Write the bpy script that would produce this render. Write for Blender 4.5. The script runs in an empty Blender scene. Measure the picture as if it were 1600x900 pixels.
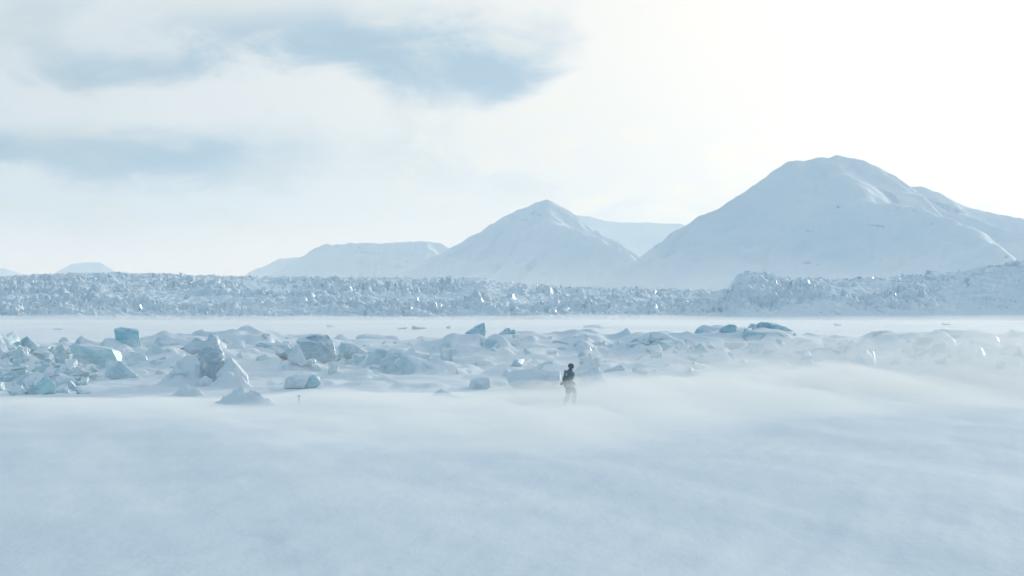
import bpy, bmesh, math, random
import numpy as np
from mathutils import Vector, Matrix, noise as mnoise

R = math.radians
scene = bpy.context.scene
C = scene.collection
rng = np.random.RandomState(7)
random.seed(7)

# ------------------------------------------------------------------ camera
F = 3764.0            # focal length in photo pixels (1600 wide)
HOR = 478.0           # horizon row of the photo
CAMZ = 4.2
cam_d = bpy.data.cameras.new('camera')
cam = bpy.data.objects.new('camera', cam_d)
C.objects.link(cam)
cam.location = (0, 0, CAMZ)
cam.rotation_euler = (R(90), 0, 0)
cam_d.sensor_width = 36.0
cam_d.lens = F / 1600 * 36.0
cam_d.shift_y = (HOR - 450) / 1600
cam_d.clip_start = 0.1
cam_d.clip_end = 80000
scene.camera = cam

# ------------------------------------------------------------------ world and sun
SUN_AZ, SUN_EL = R(30), R(11)          # to the right of the view axis, low
sun_dir = Vector((math.sin(SUN_AZ) * math.cos(SUN_EL), math.cos(SUN_AZ) * math.cos(SUN_EL), math.sin(SUN_EL)))
world = bpy.data.worlds.new('World')
scene.world = world
world.use_nodes = True


class NT:
    """small helper to write node trees as expressions"""
    def __init__(self, tree):
        self.t = tree
        self.n = tree.nodes
        self.l = tree.links

    def node(self, kind, **kw):
        n = self.n.new(kind)
        for k, v in kw.items():
            setattr(n, k, v)
        return n

    def put(self, sock, v):
        if isinstance(v, bpy.types.NodeSocket):
            self.l.new(v, sock)
        else:
            sock.default_value = v

    def m(self, op, a, b=0.0, c=0.0, clamp=False):
        n = self.node('ShaderNodeMath', operation=op, use_clamp=clamp)
        for s, v in zip(n.inputs, (a, b, c)):
            self.put(s, v)
        return n.outputs[0]

    def vm(self, op, a, b=(0, 0, 0)):
        n = self.node('ShaderNodeVectorMath', operation=op)
        self.put(n.inputs[0], a)
        self.put(n.inputs[1], b)
        return n.outputs['Value'] if op in ('DOT_PRODUCT', 'LENGTH') else n.outputs[0]

    def mix(self, f, a, b):
        n = self.node('ShaderNodeMix', data_type='RGBA')
        self.put(n.inputs[0], f)
        self.put(n.inputs[6], a)
        self.put(n.inputs[7], b)
        return n.outputs[2]

    def noise(self, vec, scale, detail=4, rough=0.5, dist=0.0):
        n = self.node('ShaderNodeTexNoise')
        self.put(n.inputs['Vector'], vec)
        n.inputs['Scale'].default_value = scale
        n.inputs['Detail'].default_value = detail
        n.inputs['Roughness'].default_value = rough
        n.inputs['Distortion'].default_value = dist
        return n.outputs[0]

    def ramp(self, v, lo, hi, a=0.0, b=1.0):
        n = self.node('ShaderNodeMapRange', interpolation_type='SMOOTHSTEP')
        self.put(n.inputs[0], v)
        for i, x in enumerate((lo, hi, a, b)):
            n.inputs[i + 1].default_value = x
        return n.outputs[0]

    def mapping(self, vec, scale, rot=(0, 0, 0)):
        n = self.node('ShaderNodeMapping')
        self.put(n.inputs['Vector'], vec)
        n.inputs['Scale'].default_value = scale
        n.inputs['Rotation'].default_value = rot
        return n.outputs[0]


def build_sky():
    w = NT(world.node_tree)
    w.n.clear()
    out = w.node('ShaderNodeOutputWorld')
    sky = w.node('ShaderNodeTexSky', sky_type='NISHITA')
    sky.sun_disc = False
    sky.sun_elevation = SUN_EL
    sky.sun_rotation = SUN_AZ
    sky.altitude = 10
    sky.dust_density = 1.0
    d = w.node('ShaderNodeTexCoord').outputs['Generated']
    sp = w.node('ShaderNodeSeparateXYZ')
    w.put(sp.inputs[0], d)
    dx, dy, dz = sp.outputs
    az = w.m('ABSOLUTE', dz)
    # the cloud deck as a plane overhead: streets flatten towards the horizon
    inv = w.m('DIVIDE', 1.0, w.m('ADD', az, 0.42))
    cv = w.node('ShaderNodeCombineXYZ')
    w.put(cv.inputs[0], w.m('MULTIPLY', dx, inv))
    w.put(cv.inputs[1], w.m('MULTIPLY', dy, inv))
    cv.inputs[2].default_value = 3.7
    p = cv.outputs[0]
    n1 = w.noise(p, 4.2, 8, 0.52, 0.5)
    n2 = w.noise(w.vm('ADD', p, (11.3, 4.1, 0)), 12.0, 7, 0.58, 0.4)
    wob = w.m('MULTIPLY', w.m('SUBTRACT', n2, 0.5), 1.0)
    wob2 = w.m('MULTIPLY', w.m('SUBTRACT', n1, 0.5), 1.0)
    front = w.ramp(dy, 0.3, 0.9)

    def bank(px, py, sx, sy, amp):
        """a bank of cloud in direction space, frayed by the same noise"""
        cx, cz = (px - 800) / F, (HOR - py) / F
        sx, sy = sx / F, sy / F
        a = w.m('ADD', w.m('DIVIDE', w.m('SUBTRACT', dx, cx), sx), w.m('MULTIPLY', wob, 2.4))
        b = w.m('ADD', w.m('DIVIDE', w.m('SUBTRACT', dz, cz), sy), w.m('ADD', w.m('MULTIPLY', wob2, 2.6), w.m('MULTIPLY', wob, 1.8)))
        r2 = w.m('ADD', w.m('MULTIPLY', a, a), w.m('MULTIPLY', b, b))
        g = w.m('EXPONENT', w.m('MULTIPLY', w.m('POWER', r2, 1.15), -1.0))
        return w.m('MULTIPLY', g, amp)

    dark = w.m('ADD', w.m('MULTIPLY', w.m('SUBTRACT', n1, 0.52), 1.5), w.m('MULTIPLY', w.m('SUBTRACT', n2, 0.5), 0.5))
    for args in BANKS:
        dark = w.m('ADD', dark, w.m('MULTIPLY', bank(*args), front))
    dark = w.ramp(dark, -0.18, 0.82)
    # light of the veiled sun through the deck
    ang = w.m('ARCCOSINE', w.m('MINIMUM', w.vm('DOT_PRODUCT', d, tuple(sun_dir)), 0.99999))
    g1 = w.m('EXPONENT', w.m('MULTIPLY', w.m('MULTIPLY', ang, ang), -1 / (0.42 ** 2)))
    g2 = w.m('EXPONENT', w.m('MULTIPLY', ang, -1 / 1.0))
    gs = w.m('ADD', w.m('MULTIPLY', g1, 0.44), w.m('MULTIPLY', g2, 0.70))
    lit = w.mix(gs, (0.085, 0.29, 0.475, 1), (1.66, 1.45, 1.21, 1))
    shade = w.mix(gs, (0.09, 0.25, 0.40, 1), (0.62, 0.785, 0.90, 1))
    cloud = w.mix(dark, lit, shade)
    cloud = w.mix(w.m('MULTIPLY', w.ramp(dz, 0.045, 0.0), 0.8), cloud, (1.58, 1.08, 0.72, 1))
    hole = w.m('MULTIPLY', w.ramp(n2, 0.48, 0.75), 0.22)
    bg1 = w.node('ShaderNodeBackground')
    w.put(bg1.inputs[0], sky.outputs[0])
    bg1.inputs[1].default_value = 0.10
    bg2 = w.node('ShaderNodeBackground')
    w.put(bg2.inputs[0], cloud)
    bg2.inputs[1].default_value = 1.0
    ms = w.node('ShaderNodeMixShader')
    w.put(ms.inputs[0], hole)
    w.l.new(bg2.outputs[0], ms.inputs[1])
    w.l.new(bg1.outputs[0], ms.inputs[2])
    w.l.new(ms.outputs[0], out.inputs[0])


BANKS = [  # bearing and height in photo px, half widths, strength
    (190, 248, 165, 38, 0.85),
    (400, 275, 130, 50, 0.26),
    (545, 100, 330, 74, 0.92),
    (770, 130, 100, 36, 0.25),
    (160, 130, 140, 44, 0.34),
    (10, 235, 60, 25, 0.5),
    (1560, 200, 110, 90, 0.18),
    (120, 390, 170, 60, 0.22),
    (600, 270, 260, 80, 0.20),
    (1050, 310, 150, 40, 0.25),
    (1130, 190, 340, 130, -0.8),
    (250, 180, 80, 30, -0.25),
]
build_sky()
sl = bpy.data.lights.new('sun', 'SUN')
sl.energy = 2.2
sl.angle = R(5)
sl.color = (1.0, 0.95, 0.86)
so = bpy.data.objects.new('sun', sl)
C.objects.link(so)
so.rotation_euler = sun_dir.to_track_quat('Z', 'Y').to_euler()

scene.view_settings.view_transform = 'Standard'
scene.view_settings.look = 'None'
scene.view_settings.exposure = 0.07
scene.view_settings.gamma = 1.0
scene.render.engine = 'CYCLES'
cy = scene.cycles
cy.max_bounces = 8
cy.diffuse_bounces = 2
cy.glossy_bounces = 2
cy.transmission_bounces = 3
cy.volume_bounces = 3
cy.transparent_max_bounces = 24
cy.use_denoising = True
cy.use_adaptive_sampling = True
cy.sample_clamp_indirect = 4.0


# ------------------------------------------------------------------ numpy noise
PERM = rng.permutation(4096)
GA = rng.rand(4096) * 2 * np.pi
RV = rng.rand(4096, 6)


def _h(ix, iy, s):
    return PERM[(PERM[(ix + s * 131) & 4095] + iy * 17 + s * 7) & 4095]


def pn(x, y, s=0):
    x = np.asarray(x, float); y = np.asarray(y, float)
    ix = np.floor(x).astype(int); iy = np.floor(y).astype(int)
    fx = x - ix; fy = y - iy
    u = fx ** 3 * (fx * (fx * 6 - 15) + 10); v = fy ** 3 * (fy * (fy * 6 - 15) + 10)

    def g(ox, oy):
        a = GA[_h(ix + ox, iy + oy, s)]
        return np.cos(a) * (fx - ox) + np.sin(a) * (fy - oy)
    a = g(0, 0) * (1 - u) + g(1, 0) * u
    b = g(0, 1) * (1 - u) + g(1, 1) * u
    return (a * (1 - v) + b * v) * 1.4


def fbm(x, y, o=4, s=0, gain=0.5):
    t = 0; a = 1.0
    for i in range(o):
        t = t + a * pn(x, y, s + i)
        x = x * 2.03 + 5.1; y = y * 2.03 + 1.7
        a *= gain
    return t


def cells(x, y, s=0):
    """nearest jittered cell: distance to it, offset from it, its random values"""
    ix = np.floor(x).astype(int); iy = np.floor(y).astype(int)
    best = np.full(x.shape, 1e9); bdx = np.zeros(x.shape); bdy = np.zeros(x.shape)
    bh = np.zeros(x.shape, int); sec = np.full(x.shape, 1e9)
    for ox in (-1, 0, 1):
        for oy in (-1, 0, 1):
            h = _h(ix + ox, iy + oy, s)
            dx = x - (ix + ox + RV[h, 0]); dy = y - (iy + oy + RV[h, 1])
            d = dx * dx + dy * dy
            m = d < best
            sec = np.where(m, best, np.minimum(sec, d))
            best = np.where(m, d, best); bdx = np.where(m, dx, bdx); bdy = np.where(m, dy, bdy); bh = np.where(m, h, bh)
    return np.sqrt(best), np.sqrt(sec), bdx, bdy, RV[bh]


def rubble(x, y, s=0, tilt=1.6):
    """tumbled blocks: each cell a plane with its own height and tilt, cracks between"""
    d1, d2, dx, dy, r = cells(x, y, s)
    z = r[..., 2] - 0.5 + tilt * ((r[..., 3] - 0.5) * dx + (r[..., 4] - 0.5) * dy)
    return z - 0.5 * np.clip(1 - (d2 - d1) / 0.16, 0, 1)


def sst(x, a, b):
    t = np.clip((x - a) / (b - a), 0, 1)
    return t * t * (3 - 2 * t)


def blur(a, n):
    for _ in range(n):
        p = np.pad(a, 1, mode='edge')
        a = (p[1:-1, :-2] + 2 * p[1:-1, 1:-1] + p[1:-1, 2:]) / 4
        p = np.pad(a, 1, mode='edge')
        a = (p[:-2, 1:-1] + 2 * p[1:-1, 1:-1] + p[2:, 1:-1]) / 4
    return a


# ------------------------------------------------------------------ helpers
def at(px, py, Y):
    return ((px - 800) / F * Y, Y, CAMZ + (HOR - py) / F * Y)


def mesh_obj(name, verts, faces, mat, parent=None, smooth=True):
    me = bpy.data.meshes.new(name)
    verts = np.asarray(verts, np.float32)
    if isinstance(faces, np.ndarray):
        k = faces.shape[1]
        me.vertices.add(len(verts)); me.vertices.foreach_set('co', verts.ravel())
        me.loops.add(faces.size); me.loops.foreach_set('vertex_index', faces.ravel().astype(np.int32))
        me.polygons.add(len(faces)); me.polygons.foreach_set('loop_start', np.arange(0, faces.size, k, dtype=np.int32))
        me.update(calc_edges=True)
        me.validate()
    else:
        me.from_pydata([tuple(map(float, v)) for v in verts], [], faces)
        me.update()
    if smooth:
        me.polygons.foreach_set('use_smooth', np.ones(len(me.polygons), bool))
    if mat:
        me.materials.append(mat)
    o = bpy.data.objects.new(name, me)
    C.objects.link(o)
    o.parent = parent
    return o


def grid_faces(nr, nc, wrap=False):
    i = np.arange(nr - 1)[:, None]
    j = np.arange(nc if wrap else nc - 1)[None, :]
    j2 = (j + 1) % nc
    a = i * nc + j; b = i * nc + j2; c = (i + 1) * nc + j2; d = (i + 1) * nc + j
    return np.stack([a, b, c, d], -1).reshape(-1, 4)


def tag(o, label=None, cat=None, group=None, kind=None):
    if label: o['label'] = label
    if cat: o['category'] = cat
    if group: o['group'] = group
    if kind: o['kind'] = kind
    return o


def empty(name, loc, label=None, cat=None, group=None):
    o = bpy.data.objects.new(name, None)
    C.objects.link(o)
    o.location = loc
    o.empty_display_size = 0.2
    return tag(o, label, cat, group)


# ------------------------------------------------------------------ materials
def material(name):
    m = bpy.data.materials.new(name)
    m.use_nodes = True
    t = NT(m.node_tree)
    b = m.node_tree.nodes['Principled BSDF']
    return m, t, b


def bump(t, b, h, strength, dist):
    n = t.node('ShaderNodeBump')
    n.inputs['Strength'].default_value = strength
    n.inputs['Distance'].default_value = dist
    t.put(n.inputs['Height'], h)
    t.l.new(n.outputs[0], b.inputs['Normal'])


def snow_material(name, col=(0.84, 0.885, 0.92, 1), scale=1.0, bstr=0.35, streak=True):
    m, t, b = material(name)
    co = t.node('ShaderNodeTexCoord').outputs['Object']
    n = t.noise(t.mapping(co, (0.35 * scale, 1.2 * scale, 1.0 * scale)), 1.0, 5, 0.55)
    c2 = tuple(x * 0.93 for x in col[:3]) + (1,)
    t.put(b.inputs['Base Color'], t.mix(t.ramp(n, 0.35, 0.65), col, c2))
    b.inputs['Roughness'].default_value = 0.75
    b.inputs['Specular IOR Level'].default_value = 0.06
    n2 = t.noise(t.mapping(co, (0.8 * scale, 3.0 * scale, 2.0 * scale)), 1.2, 6, 0.6)
    bump(t, b, n2, bstr, 0.12 / scale)
    return m


def ice_material(name, ice, ice2, snow=0.45, scale=1.0, bstr=0.6, snowcol=(0.83, 0.88, 0.92, 1), patch=0.0):
    """clear to milky ice, snow lying wherever the face looks up and in wind-packed patches"""
    m, t, b = material(name)
    co = t.node('ShaderNodeTexCoord').outputs['Object']
    geo = t.node('ShaderNodeNewGeometry')
    n1 = t.noise(co, 1.3 * scale, 5, 0.6, 0.4)
    n2 = t.noise(co, 5.0 * scale, 5, 0.6)
    sp = t.node('ShaderNodeSeparateXYZ')
    t.l.new(geo.outputs['Normal'], sp.inputs[0])
    up = t.m('ADD', sp.outputs[2], t.m('MULTIPLY', t.m('SUBTRACT', n2, 0.5), 0.7))
    f = t.ramp(up, snow - 0.12, snow + 0.22)
    pf = t.ramp(n1, 0.62 - patch * 0.3, 0.72 - patch * 0.3)
    f = t.m('MAXIMUM', f, t.m('MULTIPLY', pf, 0.9))
    lay = t.noise(t.mapping(co, (0.5 * scale, 0.5 * scale, 7.0 * scale), (0.35, 0.2, 0)), 1.0, 4, 0.6)
    crk = t.node('ShaderNodeTexVoronoi', feature='DISTANCE_TO_EDGE')
    t.put(crk.inputs['Vector'], t.mapping(co, (1.1 * scale, 1.1 * scale, 1.6 * scale)))
    crk.inputs['Scale'].default_value = 1.2
    body = t.mix(t.ramp(t.m('ADD', t.m('MULTIPLY', n1, 0.55), t.m('MULTIPLY', lay, 0.45)), 0.36, 0.60), ice, ice2)
    body = t.mix(t.ramp(crk.outputs[0], 0.035, 0.0, 0.0, 0.55), body, (0.80, 0.88, 0.91, 1))
    t.put(b.inputs['Base Color'], t.mix(f, body, snowcol))
    t.put(b.inputs['Roughness'], t.ramp(f, 0, 1, 0.32, 0.8))
    b.inputs['Specular IOR Level'].default_value = 0.35
    hh = t.m('ADD', n2, t.m('MULTIPLY', t.noise(co, 14 * scale, 3, 0.6), 0.4))
    bump(t, b, hh, bstr, 0.1 / scale)
    return m


M_snow = snow_material('snow_field')


def ground_material():
    """packed snow; bare ice shows where the ridge breaks off too steep to hold it"""
    m, t, b = material('snow_and_ridge_ice')
    co = t.node('ShaderNodeTexCoord').outputs['Object']
    n = t.noise(t.mapping(co, (0.06, 0.16, 0.2)), 1.0, 5, 0.55)
    snow = t.mix(t.ramp(n, 0.35, 0.65), (0.84, 0.885, 0.92, 1), (0.80, 0.855, 0.90, 1))
    geo = t.node('ShaderNodeNewGeometry')
    sp = t.node('ShaderNodeSeparateXYZ')
    t.l.new(geo.outputs['Normal'], sp.inputs[0])
    n1 = t.noise(co, 0.9, 5, 0.65, 0.3)
    n2 = t.noise(co, 0.14, 3, 0.5)
    up = t.m('ADD', sp.outputs[2], t.m('MULTIPLY', t.m('SUBTRACT', n1, 0.5), 0.55))
    up = t.m('ADD', up, t.m('MULTIPLY', t.m('SUBTRACT', n2, 0.5), 0.5))
    f = t.ramp(up, 0.72, 0.54)
    ice = t.mix(t.ramp(n1, 0.35, 0.65), (0.36, 0.62, 0.69, 1), (0.58, 0.75, 0.80, 1))
    t.put(b.inputs['Base Color'], t.mix(f, snow, ice))
    t.put(b.inputs['Roughness'], t.ramp(f, 0, 1, 0.78, 0.4))
    b.inputs['Specular IOR Level'].default_value = 0.06
    h = t.m('ADD', t.noise(t.mapping(co, (1.3, 0.30, 1.0), (0, 0, 0.2)), 1.2, 6, 0.6), t.m('MULTIPLY', t.noise(co, 2.6, 4, 0.6), 0.35))
    bump(t, b, h, 0.3, 0.10)
    return m


M_ground = ground_material()
M_ice = ice_material('ridge_ice', (0.34, 0.62, 0.71, 1), (0.55, 0.75, 0.81, 1), 0.52, 1.0, patch=0.2)
M_cyan = ice_material('cyan_ice', (0.27, 0.64, 0.71, 1), (0.50, 0.79, 0.84, 1), 0.60, 1.0, patch=0.05)
M_dark = ice_material('dark_ice', (0.26, 0.46, 0.55, 1), (0.46, 0.63, 0.70, 1), 0.50, 1.2, patch=0.15)
M_pale = ice_material('pale_ice', (0.60, 0.74, 0.78, 1), (0.74, 0.82, 0.85, 1), 0.30, 1.0, patch=0.4)
M_grey = ice_material('grey_ice', (0.44, 0.54, 0.55, 1), (0.60, 0.68, 0.69, 1), 0.45, 1.0, patch=0.3)
M_caked = ice_material('snow_caked_ice', (0.46, 0.68, 0.75, 1), (0.64, 0.79, 0.84, 1), 0.30, 1.0, patch=0.45)
M_glac = ice_material('glacier_ice', (0.34, 0.64, 0.77, 1), (0.64, 0.81, 0.89, 1), 0.50, 0.25, 0.5, patch=0.15, snowcol=(0.72, 0.835, 0.91, 1))
M_glac2 = ice_material('serac_ice', (0.44, 0.71, 0.82, 1), (0.70, 0.84, 0.91, 1), 0.55, 0.30, 0.4, patch=0.1, snowcol=(0.74, 0.85, 0.92, 1))

# ------------------------------------------------------------------ snow ground with the pressure ridge
RIDGE_Y = 152.0
CREST = np.array([(-400, 535), (-150, 540), (0, 536), (60, 533), (120, 536), (180, 537), (250, 530), (300, 527), (345, 526), (372, 518), (390, 513),
                  (408, 518), (430, 523), (480, 527), (520, 530), (545, 534), (600, 532), (640, 531), (690, 528), (720, 529), (760, 530), (790, 522),
                  (815, 522), (850, 521), (875, 521), (897, 517), (920, 521), (935, 523), (948, 531), (962, 533), (985, 524), (1010, 519),
                  (1050, 516), (1085, 518), (1120, 515), (1160, 511), (1185, 509), (1215, 512), (1238, 516), (1250, 524), (1300, 527), (1350, 528),
                  (1368, 520), (1390, 521), (1430, 523), (1455, 517), (1500, 519), (1560, 522), (1600, 518), (1750, 520), (2000, 530)], float)
crx = (CREST[:, 0] - 800) / F * RIDGE_Y
crz = CAMZ + (HOR - CREST[:, 1]) / F * RIDGE_Y


def ground_height(X, Y):
    r = np.hypot(X, Y)
    near = sst(-r, -700, -300)
    # wide drifts and wind-cut sastrugi, long across the view
    z = 0.15 * fbm(X / 11 + Y / 55, Y / 60, 4, 11) * sst(r, 8, 40) * near
    w = X * 0.22 + Y * 0.975
    v = -X * 0.975 + Y * 0.22
    s = fbm(w / 16.0, v / 2.2, 5, 21, 0.55)
    z = z + 0.022 * s * sst(r, 10, 30) * near
    s2 = 1 - np.abs(fbm(w / 22.0 + 0.4 * fbm(X / 5, Y / 5, 2, 5), v / 3.4, 4, 33))
    z = z + 0.06 * (s2 - 0.7) * near
    # ridge
    wob = fbm(X / 14, Y * 0 + 2.2, 3, 41)
    cz = np.interp(X, crx, crz)
    yc = RIDGE_Y + 2.0 * wob
    yt = 112 + 6 * fbm(X / 22, Y * 0 + 7.7, 2, 44) + 5 * sst(X, 0, 25)
    sft = np.clip((Y - yt) / (yc - yt), 0, 1)
    prof = np.where(Y < yc, 0.55 * sft + 0.45 * sst(sft, 0.25, 1.0), 1 - sst(Y, yc + 1.5, yc + 22 + 4 * wob))
    prof = prof * (Y > 0)
    env = np.clip(prof * 1.6, 0, 1) * (Y > 0)
    side = sst(-np.abs(X), -110, -60)
    z = z + cz * prof * side
    mask = 0.35 + 0.65 * sst(fbm(X / 11 + 9, Y / 9, 2, 51), -0.35, 0.35)
    crestw = 1 - 0.75 * np.exp(-((Y - yc) / 4.0) ** 2)
    wx = X + 0.5 * fbm(X / 2, Y / 2, 2, 61); wy = Y + 0.5 * fbm(X / 2 + 9, Y / 2, 2, 62)
    rub = 1.05 * rubble(wx / 3.4, wy / 4.2, 70) + 0.48 * rubble(wx / 1.6, wy / 2.0, 75, 2.2) + 0.35 * fbm(X / 2.6, Y / 3.5, 4, 80)
    z = z + env * side * mask * crestw * (1.05 + 0.15 * sst(-X, 23, 28)) * rub
    return z


def build_ground():
    ang = np.concatenate([np.linspace(-R(14.5), R(14.5), 640), np.linspace(R(16), R(344), 83)])
    rr = np.concatenate([np.geomspace(1.0, 28, 20)[:-1], np.geomspace(28, 108, 150)[:-1], np.linspace(108, 182, 300)[:-1],
                         np.geomspace(182, 900, 90)[:-1], np.geomspace(900, 27000, 36)])
    A, Rr = np.meshgrid(ang, rr)
    X = Rr * np.sin(A); Y = Rr * np.cos(A)
    Z = ground_height(X, Y)
    # snow drapes over the rubble: soften, more where the drift has packed in
    nb = 640
    sub = Z[:, :nb]
    soft1 = blur(sub, 1); soft2 = blur(sub, 4)
    w = sst(fbm(X[:, :nb] / 9 + 4, Y[:, :nb] / 7, 2, 91), -0.3, 0.4)
    Z[:, :nb] = soft1 * (1 - w) + soft2 * w
    verts = np.stack([X, Y, Z], -1).reshape(-1, 3)
    nr, nc = Z.shape
    faces = grid_faces(nr, nc, True)
    faces = faces[:, ::-1]
    v2 = np.vstack([verts, [[0, 0, 0]]])
    o = mesh_obj('snow_ground', v2, faces, M_ground)
    tag(o, kind='structure')
    return o, ang[:nb], rr, Z[:, :nb]


GROUND, G_ANG, G_R, G_Z = build_ground()


def gz(X, Y):
    """ground height by bilinear look-up"""
    X = np.asarray(X, float); Y = np.asarray(Y, float)
    a = np.arctan2(X, Y); r = np.hypot(X, Y)
    fi = np.interp(r, G_R, np.arange(len(G_R))); fj = np.interp(a, G_ANG, np.arange(len(G_ANG)))
    i = np.clip(np.floor(fi).astype(int), 0, len(G_R) - 2); j = np.clip(np.floor(fj).astype(int), 0, len(G_ANG) - 2)
    u = fi - i; v = fj - j
    return (G_Z[i, j] * (1 - u) * (1 - v) + G_Z[i + 1, j] * u * (1 - v) + G_Z[i, j + 1] * (1 - u) * v + G_Z[i + 1, j + 1] * u * v)


def hit(px, py):
    """where the line of sight through a photo pixel meets the snow"""
    a = math.atan2(px - 800, F)
    j = int(np.argmin(np.abs(G_ANG - a)))
    Yv = G_R * np.cos(G_ANG[j])
    s = HOR + F * (CAMZ - G_Z[:, j]) / Yv
    s[G_R < 30] = 5000
    k = np.where((s <= py) & (G_R < 175))[0]
    Yh = Yv[k[0]] if len(k) else RIDGE_Y
    return float(Yh)


# ------------------------------------------------------------------ mountains
def mountain(name, spines, label, mat, k=0.62, L=900, gully=7.0, seed=0, rnd=18, nx=300, ny=170, front=1.0):
    segs = []
    for sp in spines:
        pts = [np.array(at(*q)) for q in sp]
        acc = 0
        for p, q in zip(pts[:-1], pts[1:]):
            ln = np.hypot(*(q - p)[:2])
            segs.append((p, q, acc, ln)); acc += ln
    P = np.array([s[0] for s in segs] + [s[1] for s in segs])
    zm = P[:, 2].max()
    reach = zm / k * 1.5
    x0, x1 = P[:, 0].min() - reach * 0.7, P[:, 0].max() + reach * 0.7
    y0, y1 = P[:, 1].min() - reach * front, P[:, 1].max() + reach * 0.35
    X, Y = np.meshgrid(np.linspace(x0, x1, nx), np.linspace(y0, y1, ny))
    wx = X + zm * 0.05 * fbm(X / (zm * .5), Y / (zm * .5), 3, seed + 3)
    wy = Y + zm * 0.05 * fbm(X / (zm * .5) + 40, Y / (zm * .5), 3, seed + 5)
    best = np.full(X.shape, -1e9); bs = np.zeros(X.shape); bd = np.zeros(X.shape)
    for p, q, acc, ln in segs:
        e = q - p
        t = np.clip(((wx - p[0]) * e[0] + (wy - p[1]) * e[1]) / max(ln * ln, 1e-6), 0, 1)
        d = np.hypot(wx - p[0] - e[0] * t, wy - p[1] - e[1] * t)
        dd = np.sqrt(d * d + rnd * rnd) - rnd
        v = p[2] + e[2] * t - k * L * (1 - np.exp(-dd / L))
        # smooth union
        hgt = np.clip(0.5 + 0.5 * (v - best) / (zm * 0.02), 0, 1)
        m = v > best
        best2 = np.maximum(v, best) + zm * 0.02 * hgt * (1 - hgt)
        bs = np.where(m, acc + t * ln, bs); bd = np.where(m, d, bd)
        best = np.where(best < -1e8, v, best2)
    w = sst(bd, 15, zm * 0.7)
    g = fbm(bs / (zm * 0.16) + 0.4 * fbm(X / 150, Y / 150, 2, seed + 9), bd / (zm * 1.3), 4, seed + 13, 0.55)
    g2 = 1 - np.abs(fbm(bs / (zm * 0.10), bd / (zm * 0.9), 3, seed + 23))
    z = best + gully * w * (g + 0.8 * (g2 - 0.7)) + gully * 0.22 * fbm(X / 40, Y / 40, 4, seed + 31) + gully * 0.7 * w * fbm(X / (zm * 0.45), Y / (zm * 0.45), 3, seed + 41)
    z = np.maximum(z, -6)
    verts = np.stack([X, Y, z], -1).reshape(-1, 3)
    o = mesh_obj(name, verts, grid_faces(ny, nx), mat)
    tag(o, label, 'mountain', kind='structure')
    return o


def mountain_material(name, rock=0.0, scale=1.0):
    m, t, b = material(name)
    co = t.node('ShaderNodeTexCoord').outputs['Object']
    n = t.noise(co, 0.006 * scale, 6, 0.6)
    snow = t.mix(t.ramp(n, 0.3, 0.7), (0.86, 0.91, 0.95, 1), (0.76, 0.85, 0.92, 1))
    n2 = t.noise(t.mapping(co, (1, 1, 3.5)), 0.016 * scale, 9, 0.68)
    n3 = t.noise(co, 0.0022 * scale, 3, 0.5)
    f = t.ramp(t.m('ADD', n2, t.m('MULTIPLY', t.m('SUBTRACT', n3, 0.5), 0.35)), 0.66 - rock, 0.73 - rock)
    t.put(b.inputs['Base Color'], t.mix(t.m('MULTIPLY', f, 0.7), snow, (0.22, 0.24, 0.26, 1)))
    b.inputs['Roughness'].default_value = 0.8
    b.inputs['Specular IOR Level'].default_value = 0.2
    bump(t, b, t.noise(co, 0.03 * scale, 6, 0.65), 0.5, 8.0)
    return m


M_mtn = mountain_material('mountain_snow', 0.02, 1.0)
M_mtn2 = mountain_material('mountain_snow_rocky', 0.03, 0.8)

mountain('mountain', [
    [(905, 452, 5700), (1000, 408, 5800), (1045, 382, 5880), (1110, 336, 5950), (1185, 289, 6000), (1212, 268, 6000), (1236, 254, 6000), (1280, 248, 6030), (1307, 244, 6050), (1350, 252, 6050),
     (1385, 275, 6030), (1415, 296, 6000), (1450, 316, 5960), (1500, 336, 5920), (1560, 354, 5880), (1640, 378, 5850), (1760, 420, 5800)],
    [(1307, 244, 6050), (1322, 275, 5860), (1350, 314, 5700), (1400, 321, 5660), (1440, 326, 5600), (1500, 352, 5450), (1560, 395, 5250)],
], 'broad dome shaped snowy mountain on the right, nearest and tallest of all', M_mtn, k=0.80, L=900, gully=17.0, seed=100, nx=420, ny=260)
mountain('mountain', [
    [(1300, 300, 7600), (1412, 290, 7600), (1440, 293, 7600), (1466, 302, 7600), (1482, 312, 7600), (1540, 330, 7600), (1600, 342, 7600), (1700, 365, 7600), (1850, 400, 7600)],
], 'snowy shoulder ridge showing behind the right flank of the dome mountain', M_mtn, k=0.75, L=900, gully=18, seed=140, nx=220, ny=120)
mountain('mountain', [
    [(640, 446, 8900), (680, 417, 9000), (705, 391, 9000), (740, 366, 9000), (770, 351, 9000), (799, 334, 9000), (806, 329, 9000), (836, 317, 9000), (858, 313, 9000),
     (868, 322, 8990), (885, 338, 8990), (905, 350, 9000), (930, 362, 9000), (960, 377, 9000), (1000, 404, 8950), (1060, 440, 8900)],
    [(858, 313, 9000), (862, 332, 8880), (868, 350, 8760), (905, 361, 8640), (935, 372, 8560), (985, 402, 8400)],
], 'pointed snowy mountain in the middle, its right shoulder lit', M_mtn, k=0.80, L=1100, gully=27.0, seed=200, rnd=12, nx=380, ny=240)
mountain('mountain', [
    [(820, 345, 19000), (890, 335, 19000), (920, 338, 19000), (960, 347, 19000), (1010, 348, 19000), (1062, 350, 19000), (1075, 354, 19000), (1200, 360, 19000)],
], 'pale level ridge far behind, between the pointed and the dome mountain', M_mtn2, k=0.5, L=1800, gully=8, seed=240, nx=220, ny=120)
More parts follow.
